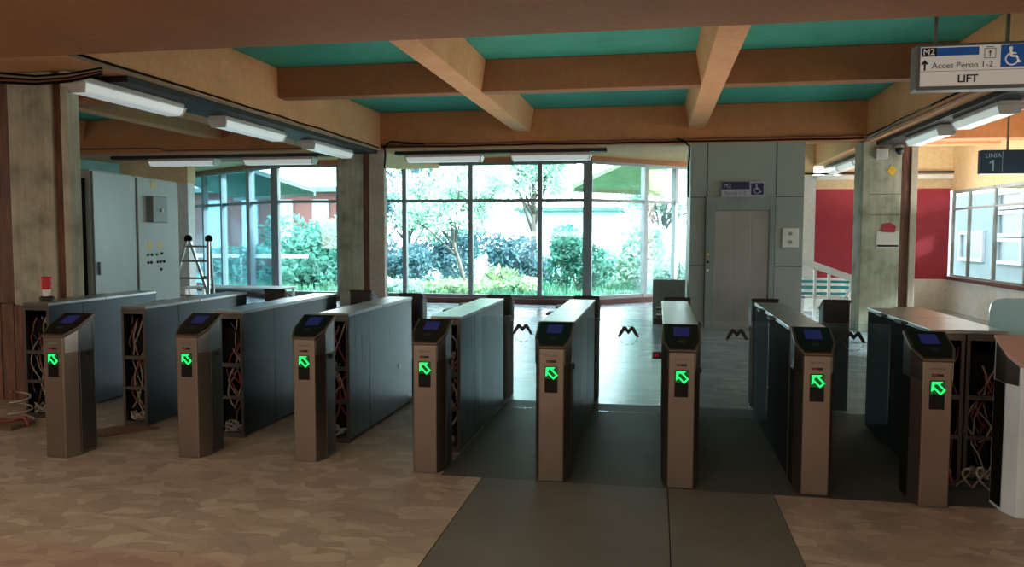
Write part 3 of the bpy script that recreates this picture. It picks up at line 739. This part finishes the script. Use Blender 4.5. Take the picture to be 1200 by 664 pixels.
pts = [(-5.2+.12*math.cos(i*.8)*(1-.02*i), 5.62+.07*math.sin(i*.8), .02+.012*i) for i in range(22)]
tag(MB().tube(pts,.008,6).build('loose_cable', M['wire'], smooth=True), 'white cable coiled at the foot of the far left gate body', 'cable')
pts = [(1.85+.05*math.sin(i*.9)+.012*i, 5.2+.03*math.cos(i*.7), .02+.13*abs(math.sin(i*.45))) for i in range(20)]
tag(MB().tube(pts,.007,6).build('loose_cable', M['wire'], smooth=True), 'loose white cable before the open gate body at the right', 'cable')
k = tag(MB().tube([(1.73,5.12,.75),(1.75,5.14,.6),(1.72,5.15,.5),(1.76,5.15,.4),(1.74,5.15,.25),(1.8,5.17,.06)],.014,6).build('loose_cable', M['wire_r'], smooth=True), 'red cable bundle hanging behind the rightmost green arrow post', 'cable')

# ------------------------------------------------------------------ electrical cabinets
def elcab(y0, y1, label, mat, x=-6.4):
    r = empty('electrical_cabinet', (x,(y0+y1)/2,0), label, 'cabinet', rz=math.radians(9.3)); oy = (y0+y1)/2; h = 2.3
    B(-.42,y0-oy,0.1,-.03,y1-oy,h).build('body', M[mat], r, bevel=.006)
    B(-.03,y0-oy+.02,.12,.0,y1-oy-.01,h-.02).build('door', M[mat], r, bevel=.006)
    B(-.4,y0-oy+.02,0,-.04,y1-oy-.02,.1).build('plinth', M['dark2'], r)
    return r, oy
r, oy = elcab(7.88,8.86,'tall pale grey electrical cabinet with plain door at the left', 'cabinet', -6.35)
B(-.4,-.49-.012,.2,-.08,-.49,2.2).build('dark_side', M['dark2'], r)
B(-.02,-.42,1.1,.03,-.4,1.25).build('handle', M['cabbox'], r)
r, oy = elcab(8.88,10.05,'tall pale electrical cabinet with switch box and push buttons', 'cabinet2', -6.53)
B(0,9.12-oy,1.72,.09,9.52-oy,2.06).build('switch_box', M['cabbox'], r, bevel=.01)
B(.09,9.3-oy,1.86,.12,9.34-oy,1.9).build('switch_knob', M['white'], r)
for yy, zz in ((9.3,2.2),(9.17,1.42),(9.45,1.42)):
    MB().ngon([(.004,yy-oy-.05,zz-.03),(.004,yy-oy+.05,zz-.03),(.004,yy-oy+.04,zz+.04),(.004,yy-oy-.03,zz+.045)]).build('yellow_label', M['yellow'], r)
for i, (yy, zz) in enumerate(((9.12,1.3),(9.22,1.3),(9.36,1.3),(9.5,1.31),(9.12,1.2),(9.2,1.2),(9.38,1.2),(9.46,1.2),(9.56,1.2),(9.47,1.1))):
    o = MB().lathe([(.001,.02),(.016,.02),(.018,0)],(0,0,0),12).build('push_button', M[['greendim','black','greendim','black','black','black','black','black','dark2','black'][i]], r); o.location = (.0,yy-oy,zz); o.rotation_euler = (0,PI/2,0)

# ------------------------------------------------------------------ ladder
def ladder():
    r = empty('folding_ladder', (-7.55,12,0), 'folded aluminium step ladder standing behind the left gates', 'ladder')
    hz = 1.5
    tops = [(-.2,.0),(.18,.0)]; 
    feet = [[(-.42,-.45),(.42,-.45)],[(-.12,.5),(.02,.5)]]
    for t, (tx, ty) in enumerate(tops):
        for q in range(2):
            # front frame feet spread outwards, rear frame feet inwards
            fx = (-.42 if t == 0 else .42) if q == 0 else (.02 if t == 0 else -.03); fy = -.45 if q == 0 else .5
            MB().tube([(tx,ty+(-.02 if q == 0 else .02),hz),(fx,fy,.02)],.026,6).build('stile', M['alu'], r)
            B(fx-.035,fy-.035,0,fx+.035,fy+.035,.05).build('foot', M['black'], r)
        MB().lathe([(.06,-.04),(.065,0),(.06,.03),(.035,.06),(.001,.065)],(0,0,0),14).build('hinge', M['dark2'], r, loc=(tx,ty,hz-.01))
    for z in (.28,.56,.84,1.12,1.36):
        f = 1-z/hz
        MB().tube([(-.2-.22*f,-.45*f-.02,z),(.18+.24*f,-.45*f-.02,z)],.018,6).build('rung', M['cabbox'], r)
        MB().tube([(-.2+.22*f,.5*f+.02,z),(.18-.21*f,.5*f+.02,z)],.015,6).build('rung', M['cabbox'], r)
ladder()
tag(B(-8.02,11.75,.45,-7.9,11.95,.95).build('tool_bag', M['black'], bevel=.03), 'black bag hanging beside the aluminium ladder', 'bag')
t = empty('work_table', (-7.4,12.9,0), 'low table with papers behind the ladder', 'table')
B(-.9,-.3,.6,1.0,.35,.63).build('table_top', M['film'], t, bevel=.005)
for x in (-.85,.92):
    for yy in (-.25,.28): B(x,yy,0,x+.04,yy+.04,.6).build('leg', M['alu'], t)

# ------------------------------------------------------------------ white railing by the doorway
r = empty('ramp_railing', (3.1,15.6,0), 'white sloping railing between the lift and the right column', 'railing')
MB().hexa([(-.42,-.04,1.03),(.55,-.04,.68),(.55,.04,.68),(-.42,.04,1.03)],[(-.42,-.04,1.16),(.55,-.04,.81),(.55,.04,.81),(-.42,.04,1.16)]).build('handrail', M['white'], r)
for x in (-.16,.09,.48): B(x-.025,-.025,0,x+.025,.025,1.02-.36*(x+.42)).build('baluster', M['white'], r)
MB().tube([(.52,0,.72),(.5,0,.6),(.42,0,.45),(.36,0,.38)],.035,8).build('curved_brace', M['white'], r, smooth=True)
k = empty('slatted_bench', (3.3,16.6,0), 'low bench with teal slats behind the white railing', 'bench')
for z, q in ((.62,.05),(.5,.06),(.38,.05)): B(-.45,-.02,z,.5,.02,z+q).build('slat', M['tealslat'], k)
B(-.45,.0,.3,.5,.4,.34).build('seat', M['white'], k)
for x in (-.42,.42): B(x,.0,0,x+.05,.4,.7).build('leg', M['white'], k)

# ------------------------------------------------------------------ outside
struct(B(-70,17.9,-.35,60,80,-.12).build('ground', M['grass']), 'green lawn outside the windows', 'lawn')
struct(B(9.6,-10,-.35,40,17.9,-.12).build('ground', M['whitewall']), 'pale pavement outside at the right', 'pavement')
def eave(label, a, b, out, zin, zout, m):
    a = Vector(a+(0,)); b = Vector(b+(0,)); d = (b-a).normalized(); n = Vector((-d.y,d.x,0))*out
    lo = [tuple(a+Vector((0,0,zin))),tuple(b+Vector((0,0,zin))),tuple(b+n+Vector((0,0,zout))),tuple(a+n*1.0+Vector((0,0,zout)))]
    hi = [(x,y,z+.12) for x,y,z in lo]
    o = empty('eave_canopy', tuple(a), label, 'canopy'); 
    mb = MB().hexa(lo,hi); mb.v = [(x-a.x,y-a.y,z) for x,y,z in mb.v]; mb.build('roof_slab', M[m], o)
    f = MB().hexa([tuple(b+n+Vector((0,0,zout-.1))),tuple(a+n+Vector((0,0,zout-.1))),tuple(a+n*1.03+Vector((0,0,zout-.1))),tuple(b+n*1.03+Vector((0,0,zout-.1)))],[tuple(b+n+Vector((0,0,zout+.12))),tuple(a+n+Vector((0,0,zout+.12))),tuple(a+n*1.03+Vector((0,0,zout+.12))),tuple(b+n*1.03+Vector((0,0,zout+.12)))])
    f.v = [(x-a.x,y-a.y,z) for x,y,z in f.v]; f.build('fascia', M[m], o)
eave('pale green sloping canopy outside the right-hand glazing', (-.6,18.85), (2.2,21.4), 2.3, 3.3, 2.78, 'canopy')
eave('teal-grey sloping canopy outside the left-hand glazing', (-15,21.9), (-10.9,19.1), 2.3, 3.3, 2.75, 'canopy_l')

def leaves(mb, c, r, n, size, rnd, flat=1.0):
    for _ in range(n):
        while True:
            x, y, z = rnd.uniform(-1,1), rnd.uniform(-1,1), rnd.uniform(-1,1)
            q = x*x+y*y+z*z
            if .15 < q < 1: break
        p = Vector((c[0]+x*r[0], c[1]+y*r[1], c[2]+z*r[2]))
        a = Vector((rnd.gauss(0,1),rnd.gauss(0,1),rnd.gauss(0,1))).normalized(); b = a.orthogonal().normalized()
        s = size*rnd.uniform(.6,1.5)
        mb.ngon([tuple(p-a*s), tuple(p+b*s*.45), tuple(p+a*s), tuple(p-b*s*.45)])
def bush(x, y, w, h, mat, n, label, seed, group='bushes outside the windows', size=.09):
    rnd = random.Random(seed); r = empty('garden_bush', (x,y,-.12), label, 'bush', group)
    mb = MB()
    for k in range(9):
        cx = rnd.uniform(-w*.45,w*.45); cy = rnd.uniform(-.5,.5); cz = rnd.uniform(h*.2,h*.75)
        leaves(mb, (cx,cy,cz), (w*.32,w*.25,h*.3), n//9, size, rnd)
    mb.build('foliage', M[mat], r)
    sm = MB()
    for k in range(5): sm.tube([(rnd.uniform(-.1,.1),0,0),(rnd.uniform(-w*.2,w*.2),rnd.uniform(-.2,.2),h*.4),(rnd.uniform(-w*.4,w*.4),rnd.uniform(-.3,.3),h*.8)],.03,5,.01)
    sm.build('stems', M['bark'], r)
def tree(x, y, h, cw, mat, n, label, seed, lean=0, size=.07, trunk=.16, base=.3):
    rnd = random.Random(seed); r = empty('garden_tree', (x,y,-.12), label, 'tree', 'trees outside the windows')
    tm = MB(); mb = MB()
    th = h*base; top = Vector((lean,0,th))
    tm.tube([(0,0,0),(lean*.4,0,th*.5),tuple(top),(lean*1.5,.1,h*.6),(lean*1.2,0,h*.85)], trunk, 8, trunk*.2)
    for k in range(13):
        a = k*2.4+rnd.uniform(-.3,.3); rr = cw*rnd.uniform(.45,.95); z = h*rnd.uniform(.45,.98)
        e = Vector((lean+rr*math.cos(a), rr*.7*math.sin(a), z)); top = Vector((lean*.9,0,h*rnd.uniform(base*.75,.6))); mid = top.lerp(e,.5)+Vector((rnd.uniform(-.2,.2),0,rnd.uniform(0,.3)))
        tm.tube([tuple(top),tuple(mid),tuple(e)], trunk*.38, 6, .01)
        for q in range(7):
            s = top.lerp(e, rnd.uniform(.4,.95)); e2 = s+Vector((rnd.uniform(-.7,.7),rnd.uniform(-.5,.5),rnd.uniform(-.1,.7)))
            tm.tube([tuple(s),tuple(e2)], .016, 5, .005)
            leaves(mb, tuple(e2), (cw*.2,cw*.18,cw*.18), n//104, size, rnd)
        leaves(mb, tuple(e), (cw*.27,cw*.22,cw*.22), n//104, size, rnd)
    tm.build('trunk', M['bark'], r, smooth=True); mb.build('crown', M[mat], r)
tree(-5.8,23.5,4.4,1.9,'leaf2',15000,'pale-leaved garden tree with forked trunk behind the middle panes',3,lean=-.35,size=.055,trunk=.085,base=.3)
tree(-4.3,27.5,6.6,2.2,'leaf2',9000,'taller tree behind and right of the fork-trunked one',4,size=.075)
tree(-9.4,29,5.2,2.6,'leaf3',5000,'dark blue-green tree seen right of the slim column',5,size=.1,base=.2)
tree(.2,27,4.6,2.0,'leaf2',4500,'pale tree behind the slanted glazing next to the lift',8,size=.08)
B_ = [(-12.0,26,3.0,2.4,'leaf',3800,'large green bush low in the pane left of the slim column'),(-13.8,24.5,2.4,1.5,'leaf',2600,'green bush beneath the white rail at the left'),
 (-8.9,25.5,2.2,1.8,'leaf3',2600,'blue-green bush just right of the slim column'),(-7.6,28,2.4,2.0,'leaf3',2600,'blue-green bush left of the forked tree trunk'),
 (-4.4,26,1.8,1.7,'leaf3',2200,'blue-green bush right of the forked tree trunk'),(-4.4,22.5,1.7,.75,'leaf4',2200,'low yellow-green bush in front of the middle pane'),
 (-2.3,23.5,1.5,2.0,'leaf',2600,'upright green bush behind the narrow pane'),(-.6,24.5,1.8,2.1,'leaf2',2800,'pale bush behind the slanted glazing'),
 (-7.3,21.5,1.6,.5,'leaf2',1400,'low pale plants under the middle window'),(-5.6,21.2,1.5,.45,'leaf4',1200,'low light plants beside the curb of the middle window'),
 (.9,23,1.4,1.2,'leaf2',2000,'pale low bush nearest the lift'),
 (-10.3,23,1.8,1.0,'leaf',2200,'low bush half hidden by the slim column')]
for i, (x,y,w,h,mm,n,l) in enumerate(B_): bush(x,y,w,h,mm,n,l,20+i)
g = MB(); rnd = random.Random(5)
for _ in range(9000):
    x = rnd.uniform(-14,2.5); y = rnd.uniform(21.2 if x > -1.5 or x < -9 else 18.4,27); h = rnd.uniform(.08,.3); a = rnd.uniform(0,PI); dx, dy = math.cos(a)*.02, math.sin(a)*.02
    g.ngon([(x-dx,y-dy,-.12),(x+dx,y+dy,-.12),(x+rnd.uniform(-.06,.06),y+rnd.uniform(-.06,.06),-.12+h)])
tag(g.build('long_grass', M['grass']), 'long green grass on the lawn outside', 'grass', kind='stuff')
# buildings beyond
b = empty('garden_building', (-16,31,0), 'reddish building with piers seen through the left glazing', 'building')
B(-6,0,-.3,3.6,4,3.3).build('wall', M['brick'], b)
for x in (-4.6,-3.0,-1.4,.2,1.8): B(x,-.12,-.2,x+.7,.0,3.0).build('window', M['house'], b)
B(-6.3,-.6,3.3,3.9,4.3,3.5).build('roof', M['canopy_l'], b)
b = empty('terrace_rail', (-13.6,24,0), 'white rail with a red-brown panel outside the left glazing', 'railing')
B(-2.6,-.03,.78,2.4,.03,.9).build('handrail', M['white'], b)
for x in (-2.5,-1.3,.0,1.2,2.3): B(x,-.03,-.12,x+.06,.03,.78).build('rail_post', M['white'], b)
B(.06,.0,.35,1.2,.03,.74).build('panel', M['curb'], b)
b = empty('pale_house', (-5.2,38,0), 'pale blue house with a white band behind the trees', 'building')
B(-1.5,0,-.3,3.4,4,2.7).build('wall', M['house'], b); B(-1.0,-.05,.6,3.0,0,1.5).build('white_band', M['white'], b); B(-1.7,-.3,2.7,3.6,4.2,2.9).build('roof', M['canopy_l'], b)
# facade beyond the right windows
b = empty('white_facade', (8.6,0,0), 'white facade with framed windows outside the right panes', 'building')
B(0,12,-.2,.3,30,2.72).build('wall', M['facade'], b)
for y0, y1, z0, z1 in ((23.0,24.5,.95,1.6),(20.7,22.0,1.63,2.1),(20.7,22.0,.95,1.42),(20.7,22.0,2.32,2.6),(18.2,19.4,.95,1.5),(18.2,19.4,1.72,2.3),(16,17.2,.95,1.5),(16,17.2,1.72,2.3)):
    w = MB(); t = .09
    w.box(-.08,y0-t,z0-t,0,y1+t,z0); w.box(-.08,y0-t,z1,0,y1+t,z1+t); w.box(-.08,y0-t,z0,0,y0,z1); w.box(-.08,y1,z0,0,y1+t,z1)
    f = w.build('window_frame', M['panewhite'], b); B(-.02,y0,z0,-.005,y1,z1).build('pane', M['panegrey'], f)

# ------------------------------------------------------------------ light
w = bpy.data.worlds.new('sky'); bpy.context.scene.world = w; w.use_nodes = True
nt = w.node_tree; bg = nt.nodes['Background']
tc = nt.nodes.new('ShaderNodeTexCoord'); sx = nt.nodes.new('ShaderNodeSeparateXYZ'); nt.links.new(tc.outputs['Generated'], sx.inputs[0])
rp = nt.nodes.new('ShaderNodeValToRGB'); nt.links.new(sx.outputs['Z'], rp.inputs[0])
rp.color_ramp.elements[0].position = 0; rp.color_ramp.elements[0].color = (.97,.99,1,1)
rp.color_ramp.elements[1].position = .8; rp.color_ramp.elements[1].color = (.85,.94,1,1)
nt.links.new(rp.outputs[0], bg.inputs[0]); bg.inputs[1].default_value = 14.0
def area(name, loc, rot, sx_, sy_, e, col=(1,1,1)):
    l = bpy.data.lights.new(name, 'AREA'); l.shape = 'RECTANGLE'; l.size = sx_; l.size_y = sy_; l.energy = e; l.color = col
    o = bpy.data.objects.new(name, l); C.objects.link(o); o.location = loc; o.rotation_euler = rot; return o
def portal(loc, rot, sx_, sy_):
    o = area('sky_portal', loc, rot, sx_, sy_, 1); o.data.cycles.is_portal = True
portal((-5.25,17.9,1.7), (-PI/2,0,0), 7.6, 3.2)
a1 = math.atan2(20.9-17.55, 2.2+1.49)
portal((.2,19.6,1.7), (-PI/2,0,a1), 5, 3.2)
portal((-11.4,19.5,1.7), (-PI/2,0,math.atan2(-3,4.27)), 5.2, 3.2)
portal((9.4,13,1.9), (0,PI/2,0), 3.4, 8)
# sun, hall lamps behind the photographer, then added fill lights without fixtures
su = bpy.data.lights.new('sun', 'SUN'); su.energy = 14; su.angle = .03; su.color = (1,.96,.9)
so = bpy.data.objects.new('sun', su); C.objects.link(so); so.rotation_euler = Vector((-1,.12,-.52)).to_track_quat('-Z','Y').to_euler()
area('hall_lamp', (-3.5,1.5,3.0), (0,0,0), 8, .4, 160, (1,.88,.74))
area('hall_lamp', (0,-3,3.0), (0,0,0), 14, .4, 220, (1,.88,.74))
area('fill_uplight', (-1,-1.5,1.6), (PI-.5,0,0), 12, .5, 130, (1,.84,.68))  # added upward fill behind the camera, no fixture
area('fill_uplight', (-.8,9.2,1.95), (PI,0,0), 6, 5, 55, (1,.86,.7))  # added unseen fill that brightens the middle coffers
area('fill_uplight', (5.0,14.5,1.9), (PI,0,0), 1.6, 5, 120, (1,.96,.9))  # added unseen fill that brightens the right hall ceiling
area('side_fill', (8.6,5.5,1.6), Vector((-1,.15,.12)).to_track_quat('-Z','Y').to_euler(), 4, 1.2, 110, (1,.9,.76))  # added out-of-view fill for the girder faces turned right
area('side_fill', (-12.5,5,1.6), Vector((1,.15,.12)).to_track_quat('-Z','Y').to_euler(), 4, 1.2, 110, (1,.9,.76))  # added out-of-view fill for the girder faces turned left
sc = bpy.context.scene
sc.view_settings.view_transform = 'Standard'; sc.view_settings.look = 'None'; sc.view_settings.exposure = 0; sc.view_settings.gamma = 1
sc.cycles.max_bounces = 8; sc.cycles.transparent_max_bounces = 12; sc.cycles.diffuse_bounces = 5; sc.cycles.glossy_bounces = 4
sc.cycles.sample_clamp_indirect = 6; sc.cycles.caustics_reflective = False; sc.cycles.caustics_refractive = False
sc.cycles.use_denoising = True
